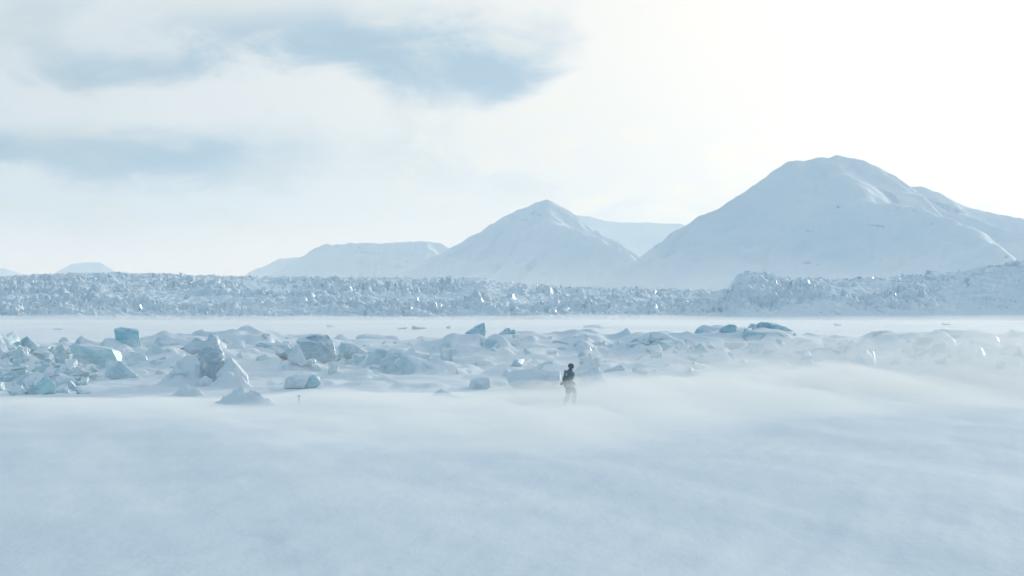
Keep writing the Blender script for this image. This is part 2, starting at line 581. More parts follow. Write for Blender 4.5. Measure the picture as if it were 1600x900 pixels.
mountain('mountain', [
    [(428, 434, 12000), (447, 419, 12000), (472, 403, 12000), (496, 389, 12000), (512, 381, 12000), (530, 383, 12000), (547, 380, 12000), (600, 380, 12000), (640, 377, 12000),
     (682, 379, 12000), (704, 390, 12000), (745, 412, 12000)],
    [(665, 378, 12000), (672, 392, 11750), (640, 418, 11500)],
], 'flat topped snowy mountain left of the pointed one', M_mtn2, k=0.72, L=1400, gully=28, seed=300, rnd=8, nx=300, ny=180)
mountain('mountain', [
    [(380, 440, 15500), (405, 419, 15500), (440, 404, 15500), (480, 401, 15500), (560, 398, 15500)],
], 'low hazy shoulder peeping out left of the flat topped mountain', M_mtn2, k=0.55, L=1600, gully=8, seed=340, nx=160, ny=90)
mountain('mountain', [
    [(113, 412, 20000), (132, 410, 20000), (154, 410, 20000)],
    [(154, 410, 20000), (172, 420, 19800), (192, 429, 19600)],
], 'tiny far table mountain on the left horizon', M_mtn, k=0.60, L=2200, gully=6, seed=380, rnd=5, nx=160, ny=100)
mountain('mountain', [
    [(-90, 416, 21500), (-30, 421, 21500), (5, 419, 21500), (22, 424, 21500), (45, 430, 21500)],
], 'faintest low hill at the left edge of the horizon', M_mtn, k=0.45, L=2200, gully=6, seed=400, rnd=10, nx=120, ny=80)


# ------------------------------------------------------------------ glacier
GL_Y0 = 700.0
GTOP = np.array([(-200, 433), (0, 432), (60, 431), (130, 429), (200, 428), (260, 430), (330, 432), (400, 435), (500, 436), (560, 436), (650, 435), (700, 434),
                 (760, 436), (790, 443), (830, 448), (880, 449), (1000, 452), (1060, 454), (1120, 457), (1138, 452), (1150, 432), (1180, 427), (1215, 432), (1240, 439), (1262, 436),
                 (1330, 439), (1400, 434), (1440, 430), (1500, 427), (1540, 418), (1600, 412), (1800, 408)], float)


def glacier_mask(X, Y):
    """where the ice is broken up (1) and where snow has smoothed it over (0)"""
    return sst(fbm(X / 38 + 3, Y / 70, 3, 440, 0.6), -0.45, 0.35)


def glacier_height(T, Y):
    """T is the sideways tangent X/Y, so T*GL_TOP is the place on the skyline"""
    px = 800 + F * T
    top = np.interp(px, GTOP[:, 0], GTOP[:, 1])
    X = T * Y
    right = sst(px, 1125, 1160)
    y0 = GL_Y0 + 14 * fbm(X / 60, X * 0 + 3.1, 3, 401) - 10 * right
    depth = 330 * (1 - right) + 95 * right - 120 * sst(px, 690, 760) * (1 - sst(px, 790, 840))
    yt = y0 + depth
    zt = CAMZ + (HOR - top) / F * yt
    s = np.clip((Y - y0) / depth, 0, 1)
    face = sst(Y, y0, y0 + 9) * 0.04
    prof = face + (1 - face) * (0.55 * s + 0.45 * np.sin(s * np.pi / 2))
    prof = np.where(Y > yt, 1 - 0.12 * sst(Y, yt, yt + 250), prof)
    env = 0.12 * sst(Y, y0 - 8, y0 + 6) + 0.88 * sst(Y, y0 + 4, y0 + 38 - 12 * right)
    swell = 1.3 * fbm(X / 45, Y / 60, 3, 411)
    rb = 2.6 * rubble((X + 1.2 * fbm(X / 9, Y / 9, 2, 415)) / 6.5, Y / 9.5, 420, 1.8) + 2.0 * rubble(X / 1.9, Y / 3.6, 425, 2.0) + 0.8 * fbm(X / 3.0, Y / 4.0, 3, 430)
    dg = (X * 0.8 + Y * 0.6) / 14; da = (-X * 0.6 + Y * 0.8) / 46
    rb = rb + 1.7 * (1 - 2.2 * np.abs(fbm(dg, da, 3, 450)))
    amp = 0.25 + 0.85 * glacier_mask(X, Y)
    amp = amp * (1 - 0.35 * right * sst(-s, -0.45, -0.15))
    return zt * prof + env * amp * (rb * (0.75 - 0.45 * sst(s, 0.55, 0.95)) + swell * (1 - sst(s, 0.6, 1.0))) - 0.6 * (1 - env), env, px


def build_glacier():
    T = np.linspace(-0.262, 0.262, 1000)
    Yr = np.concatenate([np.linspace(GL_Y0 - 45, GL_Y0 + 130, 190)[:-1], np.linspace(GL_Y0 + 130, GL_Y0 + 420, 150)[:-1], np.linspace(GL_Y0 + 420, GL_Y0 + 800, 25)])
    TT, YY = np.meshgrid(T, Yr)
    Z, env, px = glacier_height(TT, YY)
    verts = np.stack([TT * YY, YY, Z], -1).reshape(-1, 3)
    o = mesh_obj('glacier', verts, grid_faces(*Z.shape), M_glac, smooth=False)
    tag(o, 'long crevassed glacier front of tumbled blue ice blocks across the frozen bay', 'glacier', kind='structure')
    return o


GLACIER = build_glacier()


def hull_mesh(name, seed, n=9, sx=1, sy=1, sz=1, mat=None):
    rs = np.random.RandomState(seed)
    bm = bmesh.new()
    for i in range(n):
        v = rs.uniform(-1, 1, 3)
        v = v / np.max(np.abs(v)) * rs.uniform(0.75, 1.0)
        bm.verts.new((v[0] * sx * 0.5, v[1] * sy * 0.5, v[2] * sz * 0.5))
    r = bmesh.ops.convex_hull(bm, input=bm.verts)
    bad = [e for e in r['geom_interior'] + r['geom_unused'] if isinstance(e, bmesh.types.BMVert)]
    bmesh.ops.delete(bm, geom=list(set(bad)), context='VERTS')
    bmesh.ops.recalc_face_normals(bm, faces=bm.faces)
    me = bpy.data.meshes.new(name)
    bm.to_mesh(me); bm.free()
    if mat: me.materials.append(mat)
    return me


SERACS = [hull_mesh('serac', 900 + i, 10, 1.0, 1.0, 1.35, M_glac2) for i in range(14)]


def scatter_glacier():
    rs = np.random.RandomState(55)
    # 280 blocks large enough to pick out, each its own part
    n = 0
    while n < 280:
        px = rs.uniform(-15, 1615)
        T = (px - 800) / F
        right = px > 1140
        Y = GL_Y0 + (rs.uniform(14, 95) if right else rs.uniform(20, 330))
        if rs.rand() > (0.5 if right else 1.0) * (0.1 + 1.2 * glacier_mask(np.array([T * Y]), np.array([Y]))[0]): continue
        z, env, _ = glacier_height(np.array([T]), np.array([Y]))
        s = (0.9 + 2.0 * rs.rand() ** 2.5) * (0.75 if right else np.interp(Y, [700, 900, 1030], [1.0, 1.0, 0.6]))
        o = bpy.data.objects.new('serac', SERACS[rs.randint(14)])
        C.objects.link(o)
        o.parent = GLACIER
        o.location = (T * Y, Y, float(z[0]) + s * 0.15)
        o.rotation_euler = (rs.normal(0, 0.35), rs.normal(0, 0.35), rs.uniform(0, 6.28))
        o.scale = (s * rs.uniform(0.6, 1.1), s * rs.uniform(0.6, 1.1), s * rs.uniform(0.7, 1.35))
        n += 1
    # the countless smaller ones
    vs, fs, off = [], [], 0
    data = []
    for me in SERACS:
        bm = bmesh.new(); bm.from_mesh(me); bmesh.ops.triangulate(bm, faces=bm.faces)
        data.append((np.array([v.co[:] for v in bm.verts]), np.array([[v.index for v in f.verts] for f in bm.faces])))
        bm.free()
    N = 17000
    px = rs.uniform(-40, 1640, N); T = (px - 800) / F
    right = px > 1140
    Y = GL_Y0 + np.where(right, rs.uniform(-2, 100, N), rs.uniform(-2, 340, N))
    z, env, _ = glacier_height(T, Y)
    keep = rs.rand(N) < np.where(right, 0.4, 1.0) * (0.06 + glacier_mask(T * Y, Y)) * (0.15 + 0.85 * env)
    for i in np.where(keep)[0]:
        v, f = data[rs.randint(14)]
        s = (0.25 + 0.85 * rs.rand() ** 1.8) * (0.75 if right[i] else np.interp(Y[i], [700, 900, 1030], [1.0, 0.95, 0.6]))
        M = np.array((Matrix.Rotation(rs.uniform(0, 6.28), 3, 'Z') @ Matrix.Rotation(rs.normal(0, 0.5), 3, 'X') @ Matrix.Rotation(rs.normal(0, 0.5), 3, 'Y')))
        vv = (v * np.array([rs.uniform(0.6, 1.2), rs.uniform(0.6, 1.2), rs.uniform(0.6, 1.4)]) * s) @ M.T
        vs.append(vv + np.array([T[i] * Y[i], Y[i], z[i] + s * 0.1])); fs.append(f + off); off += len(v)
    o = mesh_obj('ice_rubble', np.vstack(vs), np.vstack(fs), M_glac2, GLACIER, smooth=False)
    tag(o, kind='stuff')


scatter_glacier()


# ------------------------------------------------------------------ blocks of the ridge
def chip(bm, seed, n=7, lo=0.70, hi=0.93):
    """break corners off along flat planes"""
    rs = random.Random(seed * 13 + 1)
    for _ in range(n):
        d = Vector((rs.gauss(0, 1), rs.gauss(0, 1), rs.gauss(0, 0.8))).normalized()
        c = sum((v.co for v in bm.verts), Vector()) / len(bm.verts)
        far = max((v.co - c).dot(d) for v in bm.verts)
        bmesh.ops.bisect_plane(bm, geom=list(bm.verts) + list(bm.edges) + list(bm.faces), plane_co=c + d * far * rs.uniform(lo, hi), plane_no=d, clear_outer=True)
        ed = [e for e in bm.edges if e.is_boundary]
        if ed:
            bmesh.ops.holes_fill(bm, edges=ed, sides=0)
    bmesh.ops.remove_doubles(bm, verts=bm.verts, dist=0.004)


def finish(bm, name, mat, parent=None, cuts=2, amp=0.04, freq=1.6, seed=0, angle=48, bev=0.05):
    bmesh.ops.recalc_face_normals(bm, faces=bm.faces)
    if bev:
        bmesh.ops.bevel(bm, geom=list(bm.edges), offset=bev, segments=2, profile=0.6, affect='EDGES', clamp_overlap=True)
    bmesh.ops.triangulate(bm, faces=bm.faces)
    if cuts:
        bmesh.ops.subdivide_edges(bm, edges=[e for e in bm.edges if e.calc_length() > 0.25], cuts=cuts, use_grid_fill=True)
        bmesh.ops.triangulate(bm, faces=bm.faces)
        if cuts > 1:
            bmesh.ops.subdivide_edges(bm, edges=[e for e in bm.edges if e.calc_length() > 0.16], cuts=1, use_grid_fill=True)
            bmesh.ops.triangulate(bm, faces=bm.faces)
    bm.normal_update()
    off = Vector((seed * 3.1, seed * 1.7, 0))
    for v in bm.verts:
        n = mnoise.fractal(v.co * freq + off, 0.7, 2.1, 4) * amp + (mnoise.noise(v.co * freq * 0.4 + off)) * amp * 1.5 + (mnoise.voronoi(v.co * freq * 1.3 + off)[0][0] - 0.4) * amp * 1.6
        v.co += v.normal * n
    me = bpy.data.meshes.new(name)
    bm.to_mesh(me); bm.free()
    me.polygons.foreach_set('use_smooth', np.ones(len(me.polygons), bool))
    me.set_sharp_from_angle(angle=R(angle))
    me.materials.append(mat)
    o = bpy.data.objects.new(name, me)
    C.objects.link(o)
    o.parent = parent
    return o


def block(name, pts, label, mat, depth=1.0, Y=None, bulge=0.3, peak=None, back=0.8, shift=(0, 0), seed=1, amp=0.04, bev=0.06, cat='ice block', group=None, base=None, origin=True):
    """a block of ice: outline in photo pixels turned into metres at its own distance, with its own depth; the front breaks into facets"""
    P = np.array(pts, float)
    bx = P[:, 0].mean(); by = P[:, 1].max() if base is None else base
    if Y is None:
        Y = hit(bx, by)
    W = [Vector(at(x, y, Y)) for x, y in P]
    c = sum(W, Vector()) / len(W)
    pk = Vector(at(peak[0], peak[1], Y)) if peak else c.copy()
    pk.y -= bulge
    bm = bmesh.new()
    rs = random.Random(seed)
    fr = [bm.verts.new(w + Vector((0, rs.uniform(-0.1, 0.1) * depth, 0))) for w in W]
    bk = [bm.verts.new(c + (w - c) * back * rs.uniform(0.85, 1.1) + Vector((shift[0], depth, shift[1]))) for w in W]
    cf = bm.verts.new(pk)
    n = len(W)
    for i in range(n):
        j = (i + 1) % n
        bm.faces.new((fr[i], fr[j], cf))
        bm.faces.new((fr[j], fr[i], bk[i], bk[j]))
    bm.faces.new(bk)
    org = Vector((c.x, Y + depth * 0.5, min(w.z for w in W)))
    for v in bm.verts:
        v.co -= org
    chip(bm, seed)
    o = finish(bm, name, mat, seed=seed, amp=amp * 0.6, bev=min(bev, 0.035), angle=30)
    o.location = org
    if label:
        tag(o, label, cat, group)
    return o


block('ice_block', [(178, 513), (187, 511), (216, 514), (220, 541), (213, 548), (192, 551), (180, 545)], 'upright cyan ice block standing tall on the left part of the ridge crest',
      M_cyan, 1.3, Y=144.5, bulge=0.3, peak=(204, 522), seed=9, amp=0.05)
block('ice_slab', [(104, 541), (120, 537), (165, 541), (188, 549), (193, 560), (187, 581), (170, 577), (140, 566), (110, 552)], 'tilted teal slab overhanging a dark crack below the upright cyan block',
      M_cyan, 2.2, Y=hit(150, 588), bulge=0.5, peak=(160, 552), seed=4, amp=0.06)
YC = hit(322, 602)
block('ice_block', [(306, 556), (313, 546), (322, 541), (333, 545), (338, 541), (347, 551), (344, 562), (350, 572), (342, 590), (340, 612), (316, 612), (309, 590), (314, 570)], 'dark blue jagged ice face in a hollow left of the snow peak',
      M_dark, 1.6, Y=YC + 0.9, bulge=-0.2, peak=(327, 570), seed=5, amp=0.16, bev=0.03)
block('ice_block', [(280, 545), (296, 534), (304, 527), (316, 531), (330, 529), (337, 523), (341, 534), (352, 540), (356, 549), (335, 552), (318, 548), (300, 556)], 'jagged snow crusted block sitting on top of the dark blue ice face', M_pale, 2.2, Y=YC + 1.3, bulge=0.3, seed=35, amp=0.14, bev=0.04)
block('ice_block', [(336, 610), (338, 580), (346, 562), (358, 558), (370, 572), (384, 590), (390, 610)], 'angular snowy block leaning on the right side of the dark blue ice face', M_caked, 2.0, Y=YC + 0.5, bulge=0.2, seed=36, amp=0.10)
block('ice_block', [(262, 606), (266, 584), (276, 566), (290, 556), (306, 559), (316, 576), (313, 600), (312, 610)], 'broad snowy block leaning on the left side of the dark blue ice face', M_caked, 2.0, Y=YC + 0.6, bulge=0.25, seed=37, amp=0.10)
block('ice_block', [(311, 592), (320, 587), (331, 592), (334, 608), (308, 608)], 'small white lump at the foot of the dark blue ice face', M_snow, 0.6, Y=YC - 0.3, bulge=0.2, seed=7, bev=0.08, amp=0.08)
block('ice_boulder', [(455, 533), (470, 526), (492, 522), (512, 523), (520, 533), (526, 556), (522, 566), (480, 566), (460, 556)], 'large blue grey ice boulder with rounded top on the ridge',
      M_dark, 2.6, Y=hit(495, 563), bulge=0.35, peak=(500, 536), seed=8, amp=0.08, bev=0.12)
block('ice_slab', [(446, 566), (452, 552), (465, 534), (470, 544), (481, 568), (470, 573)], 'pale triangular slab leaning against the large blue grey boulder', M_pale, 0.7, Y=hit(462, 568) - 0.6, bulge=0.15, peak=(467, 552), seed=9, amp=0.03)
block('ice_block', [(526, 545), (532, 533), (545, 534), (560, 544), (572, 550), (566, 564), (538, 566), (528, 560)], 'low broken ice chunk just right of the large blue grey boulder', M_ice, 1.2, Y=hit(545, 564), bulge=0.3, peak=(540, 548), seed=10, amp=0.1)
block('ice_slab', [(721, 529), (729, 518), (745, 508), (757, 504), (759, 516), (758, 528), (740, 535), (727, 539)], 'tilted blue slab jutting up from the middle of the ridge crest', M_ice, 1.3, Y=150.5, bulge=0.18, peak=(742, 521), seed=11, amp=0.03)
block('ice_block', [(726, 541), (745, 531), (760, 530), (766, 541), (758, 552), (735, 551)], 'snowy block carrying the tilted blue slab', M_pale, 1.2, Y=149.0, bulge=0.35, seed=12)
block('ice_block', [(752, 556), (760, 541), (769, 527), (779, 536), (788, 549), (788, 556), (770, 560)], 'small grey pyramid shaped ice block below the tilted blue slab', M_grey, 0.9, Y=147.0, bulge=0.3, peak=(772, 540), seed=13, amp=0.05)
block('ice_block', [(776, 524), (790, 513), (796, 512), (798, 516), (804, 515), (805, 526), (790, 532), (776, 531)], 'jagged pale block on the crest right of the tilted blue slab', M_ice, 1.0, Y=152.5, bulge=0.2, seed=14)
block('ice_slab', [(1181, 508), (1190, 503), (1208, 505), (1230, 511), (1240, 517), (1238, 522), (1215, 521), (1195, 516)], 'long thin ice slab overhanging the highest point of the ridge', M_ice, 2.2, Y=150.5, bulge=0.25, seed=15, amp=0.03)
block('ice_shard', [(1168, 512), (1174, 505), (1183, 506), (1181, 512)], 'small bright white shard at the left end of the overhanging slab', M_pale, 0.5, Y=150.0, bulge=0.1, seed=16, bev=0.02, amp=0.02)
block('ice_block', [(470, 606), (476, 594), (486, 585), (500, 588), (503, 597), (496, 607)], 'small teal ice chunk in a hollow near the foot of the ridge', M_cyan, 0.9, Y=hit(486, 607), bulge=0.15, seed=17, amp=0.07)
block('ice_block', [(443, 606), (446, 592), (456, 586), (474, 586), (481, 592), (474, 606)], 'square snow plastered block left of the small teal chunk', M_pale, 1.0, Y=hit(460, 608), bulge=0.2, seed=18, bev=0.09)
block('ice_block', [(786, 602), (788, 588), (800, 578), (840, 578), (878, 581), (884, 590), (872, 602), (830, 608), (796, 608)], 'long low snow capped block behind the walker', M_pale, 1.8, Y=hit(830, 608), bulge=0.5, peak=(820, 588), seed=19, amp=0.06, bev=0.12)
block('ice_block', [(735, 608), (737, 594), (750, 590), (764, 592), (768, 606), (752, 611)], 'low squat snowy block left of the long low block', M_pale, 1.2, Y=hit(752, 611) + 1.1, bulge=0.25, seed=29, bev=0.05, amp=0.12)


def mound(px, base, wpx, hpx, label, skew=0.0, seed=0, depth=0.6):
    """a wind-shaped heap of snow, steep on the lee side, feathering into the field"""
    Y = hit(px, base) + 0.4
    X = at(px, base, Y)[0]
    rad = wpx / 2 / F * Y; hh = hpx / F * Y
    nr, na = 22, 56
    vs, fs = [(0, 0, 0)], []
    for i in range(1, nr + 1):
        q = i / nr
        for k in range(na):
            a = 2 * math.pi * k / na
            w = 1 + 0.22 * mnoise.noise(Vector((math.cos(a) * 1.3, math.sin(a) * 1.3, seed * 2.3)))
            vs.append((q * rad * math.cos(a) * w, q * rad * depth * math.sin(a) * w, 0))
    out = []
    for (x, y, _) in vs:
        q = math.hypot((x - skew * rad * 0.25) / rad, y / (rad * depth))
        f = max(0.0, 1 - q) 
        z = hh * (0.12 * f ** 1.3 + 0.90 * max(0, 1 - q * q) ** 1.8)
        z *= 1 + 0.45 * mnoise.fractal(Vector((x * 1.6, y * 1.6, seed)), 0.7, 2.0, 5)
        g = float(gz(X + x, Y + y)) - float(gz(X, Y))
        out.append((x, y, z + g * min(1, q * 1.2) - 0.05 * q ** 2 * 2))
    for k in range(na):
        fs.append((0, 1 + k, 1 + (k + 1) % na))
    for i in range(nr - 1):
        for k in range(na):
            a = 1 + i * na + k; b = 1 + i * na + (k + 1) % na
            fs.append((a, a + na, b + na, b))
    o = mesh_obj('snow_mound', out, fs, M_snow)
    o.location = (X, Y, float(gz(X, Y)))
    tag(o, label, 'snow mound')
    return o


mound(364, 606, 84, 20, 'low snow bank in front of the angular block right of the dark blue ice face', -0.3, 6, 0.9)
mound(282, 603, 100, 22, 'low snow bank in front of the broad block left of the dark blue ice face', 0.3, 7, 0.9)
mound(382, 637, 130, 25, 'pointed snow heap alone in front of the ridge', 0.1, 1)
mound(295, 619, 66, 15, 'small rounded snow hump left of the pointed snow heap', 0.0, 2)
mound(926, 604, 66, 27, 'pale snow pyramid just right of the walker', 0.1, 3)
mound(690, 625, 70, 14, 'flat snow hump between the marker stake and the walker', 0.2, 4)
block('ice_block', [(1360, 536), (1366, 522), (1378, 517), (1392, 522), (1400, 534), (1380, 542)], 'dim grey block on the right crest inside the drifting snow', M_grey, 1.2, Y=150, bulge=0.3, seed=25)
block('ice_block', [(1452, 530), (1456, 516), (1475, 514), (1490, 519), (1508, 524), (1496, 534)], 'wide dim block farthest right on the crest', M_grey, 1.2, Y=150.5, bulge=0.3, seed=26)
block('ice_shard', [(656, 531), (661, 529), (668, 536), (665, 537)], 'tiny bright shard on the ridge between boulder and tilted slab', M_pale, 0.3, Y=149.5, bulge=0.05, seed=27, bev=0.01, amp=0.01)
block('ice_slab', [(878, 527), (886, 525), (902, 541), (915, 543), (914, 548), (898, 547)], 'dark edged slab lying in a crack of the crest above the walker', M_ice, 1.0, Y=149.0, bulge=0.1, seed=28, amp=0.03)


def chunk_heap():
    """the heap of cyan rubble at the left end; every chunk a part"""
    Y0 = hit(60, 600)
    root = empty('ice_heap', (at(65, 600, Y0)[0], Y0, float(gz(at(65, 600, Y0)[0], Y0))), 'heap of broken cyan ice rubble at the left end of the ridge', 'ice heap')
    variants = []
    for i in range(8):
        bm = bmesh.new(); me0 = hull_mesh('t', 1500 + i, 12)
        bm.from_mesh(me0); bpy.data.meshes.remove(me0)
        o = finish(bm, 'ice_chunk', (M_cyan, M_ice, M_ice)[i % 3], bev=0.02, cuts=1, amp=0.03, freq=2.5, seed=i, angle=30)
        variants.append(o.data)
        bpy.data.objects.remove(o)
    rs = np.random.RandomState(8)
    for i in range(210):
        px = rs.uniform(-40, 132) if i % 3 else rs.uniform(-40, 80)
        top = np.interp(px, [-40, 10, 50, 75, 105, 135], [540, 536, 533, 538, 548, 562])
        py = rs.uniform(top + 6, 618)
        Y = hit(px, py)
        s = 0.35 + 0.9 * rs.rand() ** 1.8
        o = bpy.data.objects.new('ice_chunk', variants[rs.randint(8)])
        C.objects.link(o)
        X = at(px, py, Y)[0]
        z = float(gz(X, Y)) + s * rs.uniform(-0.1, 0.18)
        o.parent = root
        o.location = Vector((X, Y, z)) - root.location
        o.rotation_euler = (rs.normal(0, 0.4), rs.normal(0, 0.4), rs.uniform(0, 6.28))
        o.scale = (s * rs.uniform(0.8, 1.6), s * rs.uniform(0.7, 1.2), s * rs.uniform(0.5, 0.95))
    # half buried chunks along the rest of the ridge belong to the snow they are frozen into
    for i in range(75):
        px = rs.uniform(130, 1600)
        py = rs.uniform(np.interp(px, CREST[:, 0], CREST[:, 1]) + 3, 600 - 30 * (px > 1100))
        if py > 575 and rs.rand() < 0.6: continue
        Y = hit(px, py)
        s = rs.uniform(0.3, 0.95)
        o = bpy.data.objects.new('ice_chunk', variants[rs.randint(8)])
        C.objects.link(o)
        X = at(px, py, Y)[0]
        o.parent = GROUND
        o.location = (X, Y, float(gz(X, Y)) + s * rs.uniform(-0.34, -0.05))
        o.rotation_euler = (rs.normal(0, 0.4), rs.normal(0, 0.4), rs.uniform(0, 6.28))
        o.scale = (s * rs.uniform(0.8, 1.7), s * rs.uniform(0.7, 1.2), s * rs.uniform(0.45, 0.9))


def ridge_slabs():
    """broken plates shoved up on edge all along the ridge, caked with snow and half buried"""
    variants = []
    for i in range(10):
        me0 = hull_mesh('t', 1700 + i, 11)
        bm = bmesh.new(); bm.from_mesh(me0); bpy.data.meshes.remove(me0)
        chip(bm, 40 + i, 3)
        o = finish(bm, 'ice_plate', (M_caked, M_caked, M_caked, M_ice)[i % 4], bev=0.02, cuts=1, amp=0.03, freq=2.2, seed=i + 60, angle=30)
        variants.append(o.data)
        bpy.data.objects.remove(o)
    rs = np.random.RandomState(21)
    for i in range(190):
        px = rs.uniform(125, 1610)
        c = np.interp(px, CREST[:, 0], CREST[:, 1])
        py = c + 4 + (588 - c) * rs.rand() ** 1.5
        Y = hit(px, py)
        s = (0.55 + 1.25 * rs.rand() ** 2) * (0.55 if py < c + 14 else 1.0)
        X = at(px, py, Y)[0]
        o = bpy.data.objects.new('ice_plate', variants[rs.randint(10)])
        C.objects.link(o)
        o.parent = GROUND
        o.location = (X, Y, float(gz(X, Y)) - s * rs.uniform(0.12, 0.34))
        o.rotation_euler = (rs.normal(0, 0.5), rs.normal(0.25, 0.5), rs.uniform(0, 6.28))
        o.scale = (s * rs.uniform(1.1, 1.9), s * rs.uniform(0.8, 1.3), s * rs.uniform(0.45, 0.95))
    for px, py, s in ((628, 514, 1.6), (655, 515, 2.0), (700, 513, 1.3), (925, 512, 2.6), (940, 513, 1.4), (1310, 509, 1.8), (90, 516, 1.5), (520, 512, 1.7), (1480, 508, 2.0)):
        Y = CAMZ * F / (py - HOR)
        X = at(px, py, Y)[0]
        o = bpy.data.objects.new('ice_plate', variants[rs.randint(10)])
        C.objects.link(o)
        o.parent = GROUND
        o.location = (X, Y, 0.05)
        o.rotation_euler = (rs.normal(0, 0.2), rs.normal(0, 0.2), rs.uniform(0, 6.28))
        o.scale = (s * 1.4, s, s * 0.35)


chunk_heap()
ridge_slabs()
# ------------------------------------------------------------------ the walker
def plain(name, col, rough=0.85, scale=18.0, var=0.25):
    m, t, b = material(name)
    co = t.node('ShaderNodeTexCoord').outputs['Object']
    n = t.noise(co, scale, 4, 0.6)
    c2 = tuple(x * (1 + var) + 0.02 for x in col[:3]) + (1,)
    t.put(b.inputs['Base Color'], t.mix(t.ramp(n, 0.35, 0.7), col, c2))
    b.inputs['Roughness'].default_value = rough
    b.inputs['Specular IOR Level'].default_value = 0.2
    bump(t, b, t.noise(co, scale * 1.5, 4, 0.6), 0.4, 0.01)
    return m


M_jacket = plain('jacket_cloth', (0.055, 0.115, 0.15, 1))
M_trouser = plain('trouser_cloth', (0.06, 0.085, 0.10, 1))
M_boot = plain('boot_leather', (0.03, 0.035, 0.04, 1))
M_hat = plain('hat_wool', (0.035, 0.07, 0.095, 1))
M_lens = plain('goggle_lens', (0.02, 0.025, 0.03, 1), 0.15)
M_pack = plain('pack_cloth', (0.07, 0.15, 0.185, 1))
M_pale_cloth = plain('pale_cloth', (0.27, 0.28, 0.27, 1))
M_rime = plain('rimed_cloth', (0.32, 0.42, 0.46, 1))
M_wood = plain('dark_wood', (0.05, 0.05, 0.05, 1))


def skin(name, pts, edges, mat, parent, root=0, levels=2):
    me = bpy.data.meshes.new(name)
    me.from_pydata([p[:3] for p in pts], edges, [])
    o = bpy.data.objects.new(name, me)
    C.objects.link(o)
    md = o.modifiers.new('skin', 'SKIN')
    md.use_smooth_shade = True
    for i, v in enumerate(me.skin_vertices[0].data):
        r = pts[i][3:]
        v.radius = (r[0], r[1] if len(r) > 1 else r[0])
        v.use_root = (i == root)
    o.modifiers.new('sub', 'SUBSURF').levels = levels
    o.modifiers['sub'].render_levels = levels
    dg = bpy.context.evaluated_depsgraph_get()
    dg.update()
    m2 = bpy.data.meshes.new_from_object(o.evaluated_get(dg))
    m2.name = name
    bpy.data.objects.remove(o)
    m2.materials.clear()
    for m in (mat if isinstance(mat, (list, tuple)) else [mat]):
        m2.materials.append(m)
    m2.polygons.foreach_set('use_smooth', np.ones(len(m2.polygons), bool))
    o = bpy.data.objects.new(name, m2)
    C.objects.link(o)
    o.parent = parent
    return o


def ball(name, loc, size, mat, parent, seed=0, amp=0.0, squash=1.0, seg=20):
    bm = bmesh.new()
    bmesh.ops.create_uvsphere(bm, u_segments=seg, v_segments=seg * 2 // 3, radius=0.5)
    for v in bm.verts:
        c = v.co
        # superellipsoid: squash < 1 makes it boxy
        c = Vector([math.copysign(abs(2 * q) ** squash / 2, q) for q in c])
        v.co = Vector((c.x * size[0], c.y * size[1], c.z * size[2]))
        if amp: v.co += v.co.normalized() * mnoise.noise(v.co * 9 + Vector((seed, 0, 0))) * amp
        v.co += Vector(loc)
    me = bpy.data.meshes.new(name)
    bm.to_mesh(me); bm.free()
    me.polygons.foreach_set('use_smooth', np.ones(len(me.polygons), bool))
    me.materials.append(mat)
    o = bpy.data.objects.new(name, me)
    C.objects.link(o)
    o.parent = parent
    return o


PX, PYD = 889.0, 101.0
pxw = at(PX, 600, PYD)[0]
pz = float(gz(pxw, PYD)) 
PZ = CAMZ + (HOR - 636) / F * PYD            # sole height seen in the photo
PZ = min(PZ, pz + 0.02)
person = empty('person', (pxw, PYD, PZ), 'walker in dark jacket, hat and grey trousers trudging right through drifting snow', 'person')
person.rotation_euler = (0, 0, R(8))
# facing +X, right side towards the camera
J = [  # x y z radius
    (-0.03, 0.0, 0.98, 0.19, 0.195),   # 0 pelvis
    (-0.02, 0.0, 1.15, 0.18, 0.20),   # 1 waist
    (0.00, 0.0, 1.32, 0.185, 0.225),    # 2 chest
    (0.02, 0.0, 1.45, 0.12, 0.17),     # 3 upper chest
    (0.045, 0.0, 1.53, 0.07),          # 4 neck
    (0.075, 0.0, 1.62, 0.085, 0.08),   # 5 jaw
    (0.085, 0.0, 1.71, 0.105, 0.09),   # 6 skull
    (0.08, 0.0, 1.77, 0.06),           # 7 crown
    (0.02, -0.20, 1.43, 0.088),        # 8 right shoulder
    (-0.09, -0.27, 1.17, 0.085),       # 9 right elbow
    (-0.27, -0.25, 0.995, 0.056),      # 10 right wrist
    (0.02, 0.20, 1.43, 0.088),         # 11 left shoulder
    (0.03, 0.28, 1.17, 0.085),         # 12 left elbow
    (0.17, 0.20, 1.02, 0.056),         # 13 left wrist
    (-0.05, -0.10, 0.90, 0.14),       # 14 right hip
    (-0.04, -0.11, 0.50, 0.115),       # 15 right knee
    (-0.22, -0.11, 0.12, 0.09),       # 16 right ankle
    (-0.06, -0.12, 0.05, 0.055),       # 17 right toe
    (0.02, 0.10, 0.91, 0.14),         # 18 left hip
    (0.27, 0.12, 0.62, 0.118),         # 19 left knee
    (0.21, 0.12, 0.16, 0.092),         # 20 left ankle
    (0.36, 0.13, 0.09, 0.055),         # 21 left toe
]
E = [(0, 1), (1, 2), (2, 3), (3, 4), (4, 5), (5, 6), (6, 7), (3, 8), (8, 9), (9, 10), (3, 11), (11, 12), (12, 13),
     (0, 14), (14, 15), (15, 16), (16, 17), (0, 18), (18, 19), (19, 20), (20, 21)]
body = skin('body', J, E, [M_jacket, M_trouser, M_boot, M_hat], person)
for p in body.data.polygons:
    c = p.center
    arm = abs(c.y) > 0.215 and c.z > 0.85
    if c.z > 1.53: p.material_index = 3
    elif c.z < 0.26: p.material_index = 2
    elif c.z < 0.93 and not arm: p.material_index = 1
